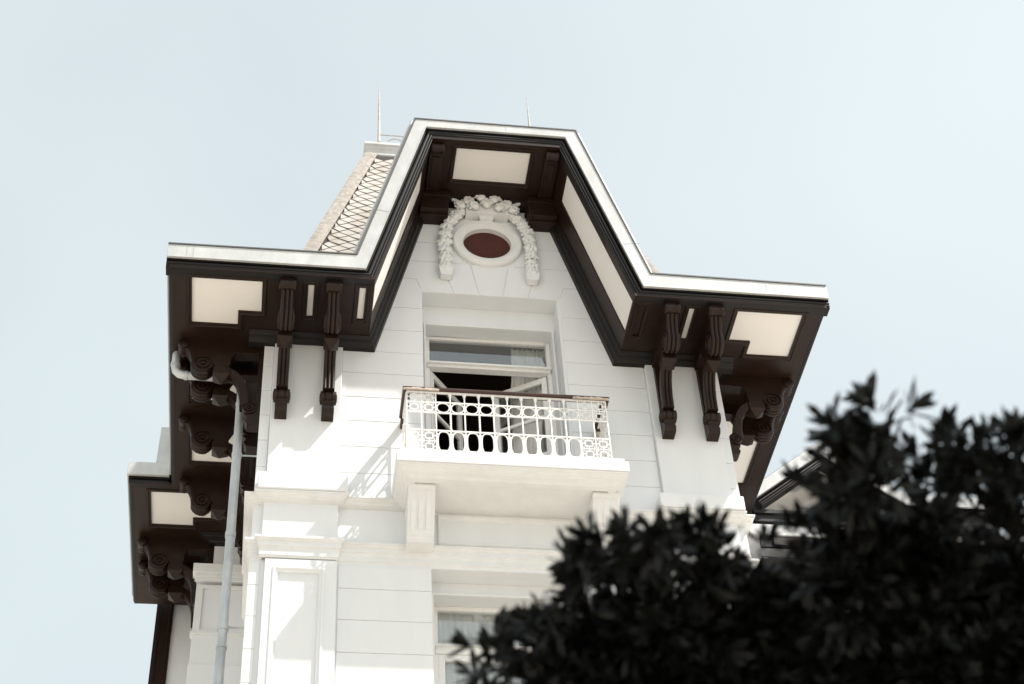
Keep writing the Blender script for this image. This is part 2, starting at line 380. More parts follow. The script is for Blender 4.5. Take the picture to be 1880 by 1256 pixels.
# ---- fascia, crown moulding, roof edge
Yg = 14.72
FB = [(-1.60,15.94),(.905,15.945),(1.725,18.965)]; FT = [(-1.60,16.165),(.795,16.185),(1.575,19.115)]
FB += [(mir(x), z) for x, z in FB[::-1]]; FT += [(mir(x), z) for x, z in FT[::-1]]
b = MB()
n = len(FB)
vs = [(x,Yg,z) for x,z in FB]+[(x,Yg,z) for x,z in FT]+[(x,Yg+.045,z) for x,z in FB]+[(x,Yg+.045,z) for x,z in FT]
fs = []
for i in range(n-1):
    fs += [(i,i+1,n+i+1,n+i), (2*n+i,3*n+i,3*n+i+1,2*n+i+1), (i,2*n+i,2*n+i+1,i+1), (n+i,n+i+1,3*n+i+1,3*n+i)]
fs += [(0,n,3*n,2*n), (n-1,3*n-1,4*n-1,2*n-1)]
b.add(vs, fs)
b.box(-1.60, -1.56, Yg+.0455, YE-.06, 15.94, 16.165); b.box(mir(-1.56), mir(-1.60), Yg+.0455, YE-.06, 15.94, 16.165)
b.sweep([(x, Yg-.006, z) for x, z in FB], (0,1,0), [(-.012,0),(.004,0),(.004,.02),(-.012,.02)])
fa = b.build('fascia', M['fascia'], V, bevel=.004)
# lapped metal joints
for (x, z, dx, dz) in ((-1.28,15.945,0,1), (2.86,18.967,0,1), (1.22,17.07,0,0), (4.33,16.74,0,0), (6.2,15.945,0,1), (-1.36,15.945,0,1)):
    b = MB()
    if dz: b.box(x, x+.006, Yg-.003, Yg+.01, z, z+(.145 if z > 18 else .218))
    else:
        sg = 1 if x < XC else -1
        b.prism([(x, z), (x-.235*sg, z+.045), (x-.235*sg, z+.053), (x, z+.008)], Yg-.003, Yg+.01)
    b.build('fascia_joint', M['zinc'], fa)
b = MB(); b.sweep([(x, Yg-.012, z) for x, z in FT], (0,1,0), [(-.022,0),(-.002,0),(-.002,.06),(-.022,.06)])
b.build('roof_edge_strip', M['roof'], V)
def bead(a_, b_, r_, n_=6): return [(a_-r_*math.cos(math.pi*k/n_), b_-r_*math.sin(math.pi*k/n_)) for k in range(n_+1)]
CR = [(0,.03),(.022,.03),(.028,.075),(.038,.075)]+bead(.062,.055,.022)+[(.087,.058)]+bead(.104,.052,.014)+[(.121,.06)]+bead(.134,.06,.011)+[(.147,.2),(0,.2)]
b = MB(); b.sweep([(x, Yg, z) for x, z in FB], (0,1,0), CR)
for s in (0, 1):
    x = -1.60 if not s else mir(-1.60)
    P = [(x, YE-.04, 15.94), (x, Yg+.06, 15.94)]
    if s: P = P[::-1]
    b.sweep(P, (0,0,-1), [(-ub,a_) for a_, ub in [(0,.02),(.03,.02),(.035,.05),(.05,.05),(.06,.03),(.10,.03),(.12,.045),(.14,.05),(.145,.09),(0,.09)]])
b.build('crown_moulding', M['gloss'], V, bevel=.003)
# ---- dormer roof behind the rakes, with metal roll along its edge
b = MB()
T = [(.795,16.185),(1.575,19.115),(mir(1.575),19.115),(mir(.795),16.185)]
b.sweep([(x, Yg+.05, z) for x, z in T], (0,1,0), [(0.0,0),(.06,0),(.06,2.6),(0.0,2.6)])
b.build('dormer_roof', M['roof'], V)
b = MB(); sd = Vector((-.968,0,.252))*.03
b.tube([Vector((.775,14.80,16.2))+sd, Vector((1.56,14.80,19.14))+sd], .028, 8); b.build('roof_roll', M['fascia'], V); b = MB()
b.tube([Vector((mir(.775),14.80,16.2))-Vector((sd.x,0,-sd.z)), Vector((mir(1.56),14.80,19.14))-Vector((sd.x,0,-sd.z))], .028, 8)
b.build('roof_roll', M['fascia'], V)

# ---- brackets
def scroll_prof(r, h):
    half = [(h+.012,0),(h+.012,.16*r),(h-.012,.2*r),(h-.012,.36*r),(h+.01,.42*r),(h+.01,.60*r),(h-.014,.66*r),(h-.014,.82*r),(h+.002,.86*r),(h,.97*r),(h-.008,r),(.50*h,r),(.46*h,.86*r),(.36*h,.86*r),(.32*h,r)]
    return [(-a_, b_) for a_, b_ in half]+half[::-1]
def prism_uz(mb, poly, hw): mb.prism([(-u, z) for u, z in poly], -hw, hw, 'x')
def ribbed(mb, path, hw, th):
    # path in (u,z); section: ribs on the outer (lower) face
    sec = []
    for k in range(3):
        c = -hw+hw*(2*k+1)/3; h3 = hw/3
        sec += [(c-h3*.92, 0), (c-h3*.6, .016), (c, .022), (c+h3*.6, .016), (c+h3*.92, 0)]
    sec += [(hw, -th), (-hw, -th)]
    P = [Vector((0, -u, z)) for u, z in path]; m = len(sec); vs = []; fs = []
    for i in range(len(P)):
        t = (P[min(i+1,len(P)-1)]-P[max(i-1,0)]).normalized(); nn = t.cross(Vector((1,0,0)))
        for x, q in sec: vs.append(P[i]+Vector((x,0,0))+nn*(q+th))
    for i in range(len(P)-1):
        for k in range(m): fs.append((i*m+k, (i+1)*m+k, (i+1)*m+(k+1)%m, i*m+(k+1)%m))
    fs += [tuple(range(m)), tuple((len(P)-1)*m+k for k in range(m-1,-1,-1))]
    mb.add(vs, fs)
def make_bracket():
    b = MB()
    prism_uz(b, [(.02,-.001),(1.10,-.001),(1.10,-.05),(1.01,-.06),(.97,-.11),(.935,-.17),(.935,-.215),(.90,-.26),(.89,-.47),(.66,-.47),(.61,-.40),(.43,-.40),(.43,-.30),(.38,-.19),(.02,-.17)], .078)
    b.box(-.06, .06, -.07, 0, -1.25, -.16)
    sp = [(1.0,-.09),(.955,-.13),(.92,-.19),(.895,-.25),(.88,-.32)]
    sp += [(.775+.098*math.cos(R(q)), -.42+.098*math.sin(R(q))) for q in (24,4,-16,-36,-56,-76,-96,-116)]
    ribbed(b, sp, .082, .045)
    arc = [(.50,-.455),(.44,-.46),(.38,-.49),(.31,-.55),(.25,-.64),(.205,-.75),(.175,-.90),(.165,-1.09)]
    ribbed(b, arc, .075, .085)
    prism_uz(b, [(0,-1.14),(.17,-1.14),(.20,-1.23),(.205,-1.265),(.175,-1.285),(.17,-1.32),(.19,-1.345),(.19,-1.37),(.16,-1.42),(0,-1.43)], .076)
    o = b.build('bracket', M['brown'], V, bevel=.006)
    r = MB(); r.lathe([(-.115,0),(-.115,.05),(-.10,.07),(-.07,.075),(-.06,.068),(.06,.068),(.07,.075),(.10,.07),(.115,.05),(.115,0)], (0,-1.055,-.085), (1,0,0), 20); r.build('roll', M['brown'], o)
    r = MB(); r.lathe(scroll_prof(.13,.098), (0,-.775,-.42), (1,0,0), 32); r.build('scroll', M['brown'], o)
    r = MB(); r.lathe(scroll_prof(.088,.10), (0,-.145,-1.16), (1,0,0), 28); r.build('scroll', M['brown'], o)
    r = MB(); r.box(-.082,.082,-.63,-.44,-.47,-.40); r.box(-.095,.095,-.645,-.425,-.58,-.47)
    r.add([(-.095,-.645,-.58),(.095,-.645,-.58),(.095,-.425,-.58),(-.095,-.425,-.58),(0,-.535,-.70)], [(0,1,4),(1,2,4),(2,3,4),(3,0,4)]); r.build('pendant', M['brown'], o, bevel=.004)
    for c in o.children: c.location = (0,0,0)
    return o
proto = make_bracket(); first = [True]
def bracket(x, y, rot, z=ZS):
    if first[0]: o = proto; first[0] = False; kids = []
    else:
        o = proto.copy(); COL.objects.link(o); o.parent = V
        for c in proto.children:
            d = c.copy(); COL.objects.link(d); d.parent = o
    o.location = Vector((x, y, z))-VROOT; o.rotation_euler = (0, 0, rot)
for x in (-.066, .52): bracket(x, YF-.062, 0); bracket(mir(x), YF-.062, 0)
for y in (16.14, 16.56, 17.60, 18.93): bracket(WL, y, R(-90))
for y in (16.24, 16.80): bracket(WR, y, R(90))

# ---- oval window with garland
def ellipse(cx, cz, a_, b_, n=56): return [(cx+a_*math.cos(2*math.pi*k/n), cz+b_*math.sin(2*math.pi*k/n)) for k in range(n)]
OC = (2.705, 17.965)
b = MB()
fr = [(-.155,0),(-.155,.035),(-.135,.06),(-.09,.07),(-.05,.06),(-.04,.045),(-.025,.045),(-.015,.03),(.0,.025),(.002,-.03),(.002,-.1),(-.155,-.1)]
b.sweep([(x, 15.975, z) for x, z in ellipse(*OC, .345, .315)], (0,-1,0), [(-q if False else q, w_) for q, w_ in fr], True)
b.prism([(2.61,18.40),(2.80,18.40),(2.83,18.62),(2.58,18.62)], 15.885, 15.95)
of = b.build('oval_window', M['stucco'], V, bevel=.003)
b = MB(); b.prism(ellipse(*OC, .36, .33), 16.03, 16.05); b.build('pane', M['oval'], of)
def blob(mb, c, r, sq=(1,1,1), nu=9, nv=6, rough=.18):
    vs = []; fs = []; ph = random.random()*9
    for j in range(nv+1):
        t = math.pi*j/nv
        for i in range(nu):
            p = 2*math.pi*i/nu; k = r*(1+rough*math.sin(3*p+ph)*math.sin(2*t+ph))
            vs.append((c[0]+k*sq[0]*math.sin(t)*math.cos(p), c[1]+k*sq[1]*math.sin(t)*math.sin(p), c[2]+k*sq[2]*math.cos(t)))
    for j in range(nv):
        for i in range(nu): fs.append((j*nu+i, j*nu+(i+1)%nu, (j+1)*nu+(i+1)%nu, (j+1)*nu+i))
    mb.add(vs, fs)
rnd = random.Random(3)
for s in (0, 1):
    gar = MB()
    f = (lambda x: x) if not s else (lambda x: 2*OC[0]-x)
    # swag of flower bunches down each side of the oval
    pts = [(x_, z_, r_*.78) for x_, z_, r_ in [(2.42,18.63,.08),(2.33,18.56,.10),(2.245,18.46,.105),(2.175,18.34,.11),(2.125,18.20,.115),(2.10,18.04,.115),(2.09,17.87,.125),(2.09,17.70,.12),(2.09,17.53,.12),(2.095,17.37,.115)]]
    for x, z, r in pts:
        blob(gar, (f(x), 15.955, z), r*.86, (1, .6, 1), 12, 8, .08)
        for k in range(17):
            t = k*2.4+rnd.random()*.5; q = r*(.25+.72*(k/17)**.6); br = .026+.020*rnd.random()
            blob(gar, (f(x)+q*math.cos(t), 15.955-.082*math.sqrt(max(.05,1-(q/r)**2)), z+q*math.sin(t)), br, (1,.8,1), 9, 6, .2)
    x = f(2.095)
    gar.prism([(x-.10,17.33),(x-.08,17.19),(x-.06,17.175),(x+.06,17.175),(x+.08,17.19),(x+.10,17.33)], 15.87, 15.98)
    gar.build('garland', M['stucco'], V, weld=False, ang=80)
cr_ = MB()
def curl(c, r, up_, n_=5):                                           # acanthus leaf: a fan of rounded lobes
    for j in range(n_):
        t = up_+(j-(n_-1)/2)*.55; q = r*(1-.18*abs(j-(n_-1)/2))
        for k in range(3):
            d = q*(k+1)/3
            blob(cr_, (c[0]+d*math.cos(t), c[1]-.03*math.sin(k*1.6), c[2]+d*math.sin(t)), r*(.27-.03*k), (1,.8,1), 9, 6, .1)
    blob(cr_, (c[0], c[1]-.01, c[2]), r*.5, (1,.8,1), 10, 7, .1)
cx, cz, cy = OC[0]+.0, OC[1]+.0, 15.80
for dx, dz, r, t in ((-.075,.80,.15,1.75),(.11,.78,.15,1.25),(-.24,.71,.14,2.2),(.27,.68,.14,.95),(-.36,.63,.11,2.6),(.37,.60,.11,.5),(0,.66,.13,1.57),(-.17,.60,.12,2.4),(.17,.60,.12,.8)):
    curl((cx+dx, cy+.03*(abs(dx) > .2), cz+dz), r, t)
for sg in (-1, 1):                                                   # ribbon ends reaching out sideways
    for k in range(5): blob(cr_, (cx+sg*(.36+.03*k), 15.85, cz+.70+.022*k), .045-.003*k, (1,.8,1), 9, 6, .1)
cr_.box(OC[0]-.30, OC[0]+.32, 15.84, 15.99, 18.48, 18.70)
cr_.build('crest', M['stucco'], V, weld=False, ang=80)

# ---- french window behind the balcony
def frame_bar(mb, x0, x1, z0, z1, y0=16.47, y1=16.545): mb.box(x0, x1, y0, y1, z0, z1)
b = MB()
frame_bar(b, 1.832, 1.895, 13.36, 16.54); frame_bar(b, 3.52, 3.583, 13.36, 16.54); frame_bar(b, 1.895, 3.52, 16.49, 16.54)
frame_bar(b, 1.86, 3.56, 15.935, 16.03, 16.44, 16.55); b.box(1.84, 3.575, 16.40, 16.45, 15.975, 16.01)
wf = b.build('window_frame', M['iron'], V, bevel=.005)
b = MB(); b.box(1.895, 3.52, 16.505, 16.511, 16.03, 16.49); b.build('pane', M['glass'], wf)
def leaf(hx, ang, sg):
    Wd = .80
    Mx = Matrix.Translation((hx, 16.52, 0)) @ Matrix.Rotation(ang, 4, 'Z') @ Matrix.Scale(sg, 4, (1,0,0))
    b = MB(); b.M = Mx
    b.box(0,.075,-.025,.025,13.40,15.92); b.box(Wd-.075,Wd,-.025,.025,13.40,15.92)
    b.box(.075,Wd-.075,-.0245,.0245,15.83,15.92); b.box(.075,Wd-.075,-.0245,.0245,13.40,13.95)
    b.box(.075,Wd-.075,-.02,.02,14.55,14.60); b.box(.075,Wd-.075,-.02,.02,15.2,15.25)
    o = b.build('door_leaf', M['iron'], V, bevel=.004)
    b = MB(); b.M = Mx; b.box(.075,Wd-.075,-.003,.003,13.95,15.83); b.build('pane', M['glass'], o)
leaf(1.90, R(52), 1); leaf(3.515, R(-31), -1)
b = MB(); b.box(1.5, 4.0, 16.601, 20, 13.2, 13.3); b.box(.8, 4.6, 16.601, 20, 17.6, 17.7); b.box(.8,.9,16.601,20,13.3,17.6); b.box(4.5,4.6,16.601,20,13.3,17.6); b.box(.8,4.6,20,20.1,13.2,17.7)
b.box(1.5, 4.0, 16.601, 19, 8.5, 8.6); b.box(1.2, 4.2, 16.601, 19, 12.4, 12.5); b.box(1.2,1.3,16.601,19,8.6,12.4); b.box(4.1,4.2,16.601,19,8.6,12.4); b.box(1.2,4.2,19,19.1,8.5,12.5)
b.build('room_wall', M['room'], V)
def curtain(x0, x1, y, z0, z1, folds, amp, label, gather=0, push=0):
    b = MB(); nx = folds*10; nz = 30; vs = []; fs = []; rn = random.Random(folds)
    ph = [rn.random()*.8 for _ in range(folds+2)]
    for j in range(nz+1):
        v = j/nz; z = z1+(z0-z1)*v
        for i in range(nx+1):
            u = i/nx; k = u*folds; x = x1+(x0-x1)*u*(1-gather*v*.5)
            q_ = min(1, max(0, (z1-z-.35)/.45)); q_ = q_*q_*(3-2*q_)      # the open leaf pushes the cloth back
            vs.append((x, y+push*q_*(.25+.75*u)+amp*math.sin(k*2*math.pi+ph[int(k)]*.6)*(.6+.4*v)+.01*math.sin(k*9+v*3), z))
    for j in range(nz):
        for i in range(nx): q = j*(nx+1)+i; fs.append((q,q+1,q+nx+2,q+nx+1))
    b.add(vs, fs); o = b.build('curtain', M['cloth'], ang=180)
    c = Vector(((x0+x1)/2, y, z0)); o.data.transform(Matrix.Translation(-c)); o.location = c
    md = o.modifiers.new('thickness', 'SOLIDIFY'); md.thickness = .002
    tag(o, label, 'curtain', 'curtains hanging in the tower windows'); return o
curtain(3.06, 3.57, 16.63, 13.4, 16.53, 7, .02, 'white curtain drawn to one side behind the open balcony door', push=.34)
curtain(1.93, 2.9, 16.575, 8.7, 11.98, 9, .012, 'pale pleated curtain in the lower window beneath the balcony')

# ---- lower window
b = MB()
frame_bar(b, 1.862, 1.925, 8.6, 11.985); frame_bar(b, 3.495, 3.558, 8.6, 11.985); frame_bar(b, 1.925, 3.495, 11.93, 11.985)
frame_bar(b, 1.89, 3.53, 11.30, 11.44, 16.45, 16.55); b.box(1.87, 3.55, 16.415, 16.46, 11.39, 11.42)
frame_bar(b, 1.925, 2.0, 8.6, 11.30); frame_bar(b, 2.0, 2.67, 11.22, 11.30); frame_bar(b, 2.67, 2.75, 8.6, 11.30); frame_bar(b, 2.75, 3.495, 11.22, 11.30)
lw = b.build('window_frame', M['iron'], V, bevel=.005)
b = MB(); b.box(1.925, 3.495, 16.505, 16.511, 8.6, 11.93); b.build('pane', M['glass'], lw)
# moulded architraves of both openings, apron panel under the balcony
b = MB()
for (x0,x1,zt,zb) in ((1.83,3.585,16.545,13.4),(1.86,3.56,11.99,8.6)):
    b.sweep([(x1,16.268,zb),(x1,16.268,zt),(x0,16.268,zt),(x0,16.268,zb)], (0,-1,0), [(-.0,0),(-.0,.02),(-.02,.03),(-.03,.02),(-.03,0)])
b.sweep([(1.93,16.0,12.56),(3.51,16.0,12.56),(3.51,16.0,12.95),(1.93,16.0,12.95)], (0,-1,0), [(-.035,-.005),(-.035,.02),(-.02,.03),(0,.022),(.02,.012),(.03,-.005)], True)
b.build('moulded_surround', M['stucco'], V, bevel=.003)

# ---- balcony
BX0, BX1, BY = 1.335, 4.155, 15.20
b = MB()
b.box(BX0, BX1, BY, 16.0, 13.16, 13.31)
b.box(BX0+.04, BX1-.04, BY+.04, 16.0, 13.3105, 13.39)
path = [(BX0,16.0,13.16),(BX0,BY,13.16),(BX1,BY,13.16),(BX1,16.0,13.16)]
b.sweep(path, (0,0,-1), [(-.012,0),(-.012,.02),(-.03,.026),(-.04,.045),(-.075,.06),(-.085,.075),(-.085,.09),(-.12,.105),(-.15,.125),(-.15,.14),(-.24,.14),(-.24,0)])
b.box(BX0+.2, BX1-.2, BY+.2, 16.0, 13.04, 13.15)
bal = b.build('balcony', M['stucco'], V, bevel=.006)
def corbel(x0, x1):
    c = MB()
    prof = [(16.0,13.035),(15.46,13.035),(15.46,13.0),(15.50,12.985),(15.505,12.96),(15.53,12.90),(15.60,12.80),(15.67,12.66),(15.72,12.55),(15.73,12.50),(15.75,12.485),(15.75,12.45),(15.77,12.43),(15.77,12.39),(16.0,12.39)]
    n_ = 5; ww = (x1-x0)
    c.prism(prof, x0, x1, 'x')
    for k in range(3):                                              # raised flutes on the face
        xa = x0+ww*(.12+k*.28); xb = xa+ww*.2
        c.prism([(15.53,12.975),(15.501,12.965),(15.526,12.90),(15.59,12.79),(15.66,12.65),(15.71,12.54),(15.74,12.53),(15.74,12.6),(15.61,12.9)], xa, xb, 'x')
    c.build('corbel', M['stucco'], bal, bevel=.006)
corbel(1.50, 1.825); corbel(3.735, 4.06)
# railing
U = .1795; RX0 = 1.475; RY = 15.34; ZB, ZC, ZBB, ZA, ZH = 13.435, 13.782, 14.076, 14.25, 14.42
rail = MB()
def panelrun(P0, d, units, n_key0, n_key1):
    d = Vector(d); P0 = Vector(P0); nrm = d.cross(Vector((0,0,1)))
    def bar(u0, z0, u1, z1, t=.017, dep=.015):
        a0 = P0+d*u0; a1 = P0+d*u1; A_ = Vector((a0.x,a0.y,z0)); B_ = Vector((a1.x,a1.y,z1)); dr = (B_-A_).normalized(); q = dr.cross(nrm)*t/2; h = nrm*dep/2
        rail.add([A_-q-h,A_+q-h,A_+q+h,A_-q+h,B_-q-h,B_+q-h,B_+q+h,B_-q+h], [(0,1,2,3),(7,6,5,4),(0,4,5,1),(1,5,6,2),(2,6,7,3),(3,7,4,0)])
    Ltot = units*U
    for z in (ZB, ZC, ZBB): bar(0, z, Ltot, z, .018, .016)
    bar(n_key0*U, ZA, Ltot-n_key1*U, ZA, .016, .015); bar(0, ZH-.008, Ltot, ZH-.008, .014, .03)
    def ring(uc, zc, a_, b_, p=2.0, t=.0095):
        pts = []
        for k in range(20):
            q = 2*math.pi*k/20; c_, s_ = math.cos(q), math.sin(q)
            x = a_*abs(c_)**(2/p)*(1 if c_ > 0 else -1); z = b_*abs(s_)**(2/p)*(1 if s_ > 0 else -1)
            pt = P0+d*(uc+x); pts.append((pt.x, pt.y, zc+z))
        rail.tube(pts, t, 6, True)
    def key(u, z, h):
        c = u+U/2; zc = z+h/2; k = .045
        for s_ in (-1, 1):
            bar(c-k, zc+s_*k, c+k, zc+s_*k, .016, .012); bar(c+s_*k, zc-k, c+s_*k, zc+k, .016, .012)
            bar(c+s_*k, zc, c+s_*U/2, zc, .013, .011); bar(c, zc+s_*k, c, zc+s_*h/2, .013, .011)
        for sx in (-1,1):
            for sz in (-1,1): bar(c+sx*k*1.45, zc+sz*h*.5, c+sx*k*1.45, zc+sz*h*.28, .008, .008)
    for i in range(units+1):
        u = i*U; isk = i <= n_key0 or i >= units-n_key1
        if isk: bar(u, ZB, u, ZH, .016, .014)
        else:
            bar(u, ZB, u, ZA, .017, .015)
            if i % 2:                                              # twisted baluster
                p = P0+d*u
                for ph_ in (0, math.pi):
                    rail.tube([(p.x+d.x*.007*math.cos(t*1.1+ph_)+nrm.x*.007*math.sin(t*1.1+ph_), p.y+d.y*.007*math.cos(t*1.1+ph_)+nrm.y*.007*math.sin(t*1.1+ph_), ZC+(ZBB-ZC)*t/20) for t in range(21)], .008, 6)
            p = P0+d*u                                             # flared cap up to the handrail
            rail.lathe([(0,.010),(.05,.009),(.09,.012),(.12,.020),(.14,.026),(.15,.026),(.16,.012)], (p.x,p.y,ZA), (0,0,1), 8)
    for i in range(units):
        u = i*U; isk = i < n_key0 or i >= units-n_key1
        if isk:
            h = (ZC-ZB)/2
            bar(u, ZB+h, u+U, ZB+h, .013, .012); key(u, ZB, h); key(u, ZB+h, h)
            h = (ZH-.01-ZBB)/2
            bar(u, ZBB+h, u+U, ZBB+h, .013, .012); key(u, ZBB, h); key(u, ZBB+h, h)
        else:
            ring(u+U/2, (ZB+ZC)/2, U*.42, (ZC-ZB)*.46, 2.7); ring(u+U/2, (ZBB+ZA)/2, U*.44, (ZA-ZBB)*.45, 2.0)
            for z in (ZB+.06, ZC-.06):
                for s_ in (.07, .93): bar(u+U*s_, z-.012, u+U*s_, z+.012, .02, .016)
panelrun((RX0, RY, 0), (1,0,0), 14, 2, 2)
RX1 = RX0+14*U
panelrun((RX0, 16.0-3*U-.14, 0), (0,1,0), 3, 2, 0) if False else None
panelrun((RX0, RY+.02, 0), (0,1,0), 3, 2, 0); panelrun((RX1, RY+.02, 0), (0,1,0), 3, 2, 0)
rail.build('railing', M['iron'], bal, weld=False, ang=50)
b = MB(); sec = [(-.045,0),(.045,0),(.052,.012),(.052,.035),(.03,.05),(-.03,.05),(-.052,.035),(-.052,.012)]
b.sweep([(RX0,15.86,ZH),(RX0,RY,ZH),(RX1,RY,ZH),(RX1,15.86,ZH)], (0,0,1), sec)
for x in (RX0, RX1): b.box(x-.03, x+.03, 15.84, 15.995, ZH-.06, ZH+.035)
hr = b.build('handrail', M['wood'], bal, bevel=.004)
b = MB()
rp = random.Random(5)
def chip(x0, x1, y=None):
    n_ = 14; topz = ZH+.004
    poly = [(x0, topz-.012), (x1, topz-.012)]
    for k in range(n_+1):
        u = k/n_; x = x1+(x0-x1)*u; poly.append((x, topz+.002+.022*math.sin(math.pi*min(1,max(.0,u)))**.5*rp.random()))
    b = MB(); b.prism(poly, RY-.0555, RY-.03); b.build('peeling_paint', M['peel'], hr)
chip(RX0-.05, RX0+.40); chip(RX1-.42, RX1+.05)
b = MB(); b.box(RX1-.031, RX1+.031, 15.845, 15.99, ZH-.12, ZH-.061); b.build('peeling_paint', M['peel'], hr)


# ---- downpipe
b = MB(); y = 16.34
b.tube([(-1.47,y,15.82),(-1.47,y,15.56),(-1.455,y,15.49),(-1.41,y,15.44),(-1.34,y,15.42),(-.72,y,15.40),(-.64,y,15.385),(-.60,y,15.34),(-.588,y,15.26),(-.572,y,12.5),(-.56,y,GROUND+.05)], .056, 16)
for p0, p1 in (((-1.34,y,15.42),(-1.30,y,15.419)), ((-1.47,y,15.62),(-1.47,y,15.58)), ((-.586,y,14.98),(-.586,y,14.94)), ((-.580,y,14.12),(-.58,y,14.06)), ((-.575,y,12.86),(-.575,y,12.78)), ((-.571,y,11.5),(-.571,y,11.43)), ((-.569,y,11.22),(-.569,y,11.18))):
    b.tube([p0, p1], .064, 16)
dp = b.build('downpipe', M['zinc'], V, ang=50)
b = MB()
for z in (14.09, 11.48): b = MB(); b.tube([(-.575,y,z),(WL+.02,y,z)], .012, 8); b.build('clamp', M['zinc'], dp)

# ---- main roof: skirt, mansard, tiles, hips, top cornice, finials
def ring_at(s, z): x0 = -1.60+s; return [(x0,14.72+s,z),(mir(x0),14.72+s,z),(mir(x0),14.72+s+2*(XC-x0),z),(x0,14.72+s+2*(XC-x0),z)]
K = 3.80
zof = lambda s: 16.28+(s-1.28)*K
b = MB(); r0, r1, r2_ = ring_at(.03,16.175), ring_at(1.28,16.28), ring_at(2.66,zof(2.66))
b.add(r0+r1+r2_, [(i,(i+1)%4,4+(i+1)%4,4+i) for i in range(1,4)]+[(4+i,4+(i+1)%4,8+(i+1)%4,8+i) for i in range(1,4)]+[(8,9,10,11)])
sof = lambda z: 1.28+(z-16.28)/K
b.add([(-1.60+sof(18.95),14.72+sof(18.95),18.95),(mir(-1.60+sof(18.95)),14.72+sof(18.95),18.95),r2_[1],r2_[0]], [(0,1,2,3)])
for s in (0, 1):                                                        # front skirt either side of the dormer
    f = (lambda x: x) if not s else mir
    b.add([(f(x),y,z) for x,y,z in ((-.32,16.0,16.28),(.83,16.0,16.28),(1.55,14.72+sof(18.95),18.95),(-1.60+sof(18.95),14.72+sof(18.95),18.95))], [(0,1,2,3)])
    b.add([(f(x),y,z) for x,y,z in ((-1.57,14.75,16.175),(.80,14.75,16.175),(.83,16.0,16.28),(-.32,16.0,16.28))], [(0,1,2,3)])
b.build('roof', M['gap'], V, weld=False)
b = MB()
def tiles(face):
    rt_ = random.Random(face); hw, hh = .14, .105; slope = math.hypot(1, K)
    nz = int((zof(2.62)-16.28)/(hh*K/slope))
    for j in range(nz):
        zc = 16.30+(j+.5)*hh*K/slope; s = 1.28+(zc-16.28)/K; half = XC-(-1.60+s)-.17
        off = hw if j % 2 else 0
        for i in range(-20, 21):
            u = i*2*hw+off
            if abs(u) > half+.10: continue
            if face == 0 and abs(u) < 1.94-(zc-16.18)*.267-.12 and zc < 19.1: continue
            ul, ur = max(-half, u-hw*.993), min(half, u+hw*.993)
            if ur-ul < .05: continue
            lift = .014+.006*rt_.random(); tw = (rt_.random()-.5)*.006
            pts = []
            for (uu, vv, ll) in ((u, -hh*.985, lift+.006), (ur, 0, lift*.6+tw), (u, hh*.995, .002), (ul, 0, lift*.6-tw)):
                uu = min(max(uu, -half), half)
                z_ = zc+vv*K/slope; s_ = 1.28+(z_-16.28)/K; o_ = ll
                if face == 0: p = (XC+uu, 14.72+s_-o_*K/slope, z_+o_/slope)
                elif face == 1: p = (-1.60+s_-o_*K/slope, 14.72+4.32-uu, z_+o_/slope)
                else: p = (mir(-1.60+s_)+o_*K/slope, 14.72+4.32+uu, z_+o_/slope)
                pts.append(p)
            nrm = {0:(0,-K,1),1:(-K,0,1),2:(K,0,1)}[face]; q = Vector(nrm).normalized()*.009
            lo_ = [tuple(Vector(p)-q) for p in pts]
            b.add(pts+lo_, [(0,1,2,3),(7,6,5,4),(0,4,5,1),(1,5,6,2),(2,6,7,3),(3,7,4,0)])
for f_ in (0, 1, 2): tiles(f_)
b.build('roof_tiles', M['slate'], V, weld=False, smooth=False)
for s in (0, 1):
    h = MB(); xa = -1.60+1.28; 
    A = Vector((xa, 14.72+1.28, 16.30)); B = Vector((-1.60+2.66, 14.72+2.66, zof(2.66)))
    for k in range(3):
        p = A.lerp(B, k/3.0); q = A.lerp(B, (k+1)/3.0+.004); o_ = Vector((-.02,-.02,.006))*(3-k)*.25
        d1 = Vector((.165,-.02,0)); d2 = Vector((-.02,.165,0)); c = Vector((-.035,-.035,.02))
        sec = [d1, Vector((.06,-.05,.01)), c, Vector((-.05,.06,.01)), d2, Vector((.05,.05,0))]
        f = (lambda v: v) if not s else (lambda v: Vector((mir(v.x), v.y, v.z)))
        vs = [f(p+o_+e) for e in sec]+[f(q+o_*.6+e) for e in sec]; m_ = len(sec)
        h.add(vs, [(i,(i+1)%m_,m_+(i+1)%m_,m_+i) for i in range(m_)]+[tuple(range(m_)), tuple(range(2*m_-1,m_-1,-1))])
    h.build('hip_ridge', M['ridge'], V)
tr = ring_at(2.66, 21.45)
b = MB(); P = [Vector(p) for p in (tr[3],tr[0],tr[1],tr[2])]
b.sweep([tr[0],tr[1],tr[2],tr[3]], (0,0,1), [(-.1,-.15),(.0-.0,-.15),(.03,-.05),(.03,.0),(-.05,.06),(-.05,.12),(-.02,.16),(-.02,.22),(-.07,.26),(-.07,.36),(.25,.36),(.25,-.15)], True) if False else None
b.sweep([tr[3],tr[0],tr[1],tr[2]], (0,0,-1), [(-.3,-.40),(.03,-.40),(.05,-.37),(.05,-.32),(.02,-.30),(.02,-.26),(-.0,-.24),(-.02,-.19),(-.02,-.16),(.0,-.15),(.0,-.11),(-.03,-.09),(-.04,.02),(-.04,.06),(-.3,.06)], True)
b.build('roof_cornice', M['fascia'], V, bevel=.004)
b = MB(); b.plate([(tr[0][0]+.2, tr[1][0]-.2, tr[0][1]+.2, tr[2][1]-.2)], [], 21.79, 21.83); b.build('roof_deck', M['zinc'], V)
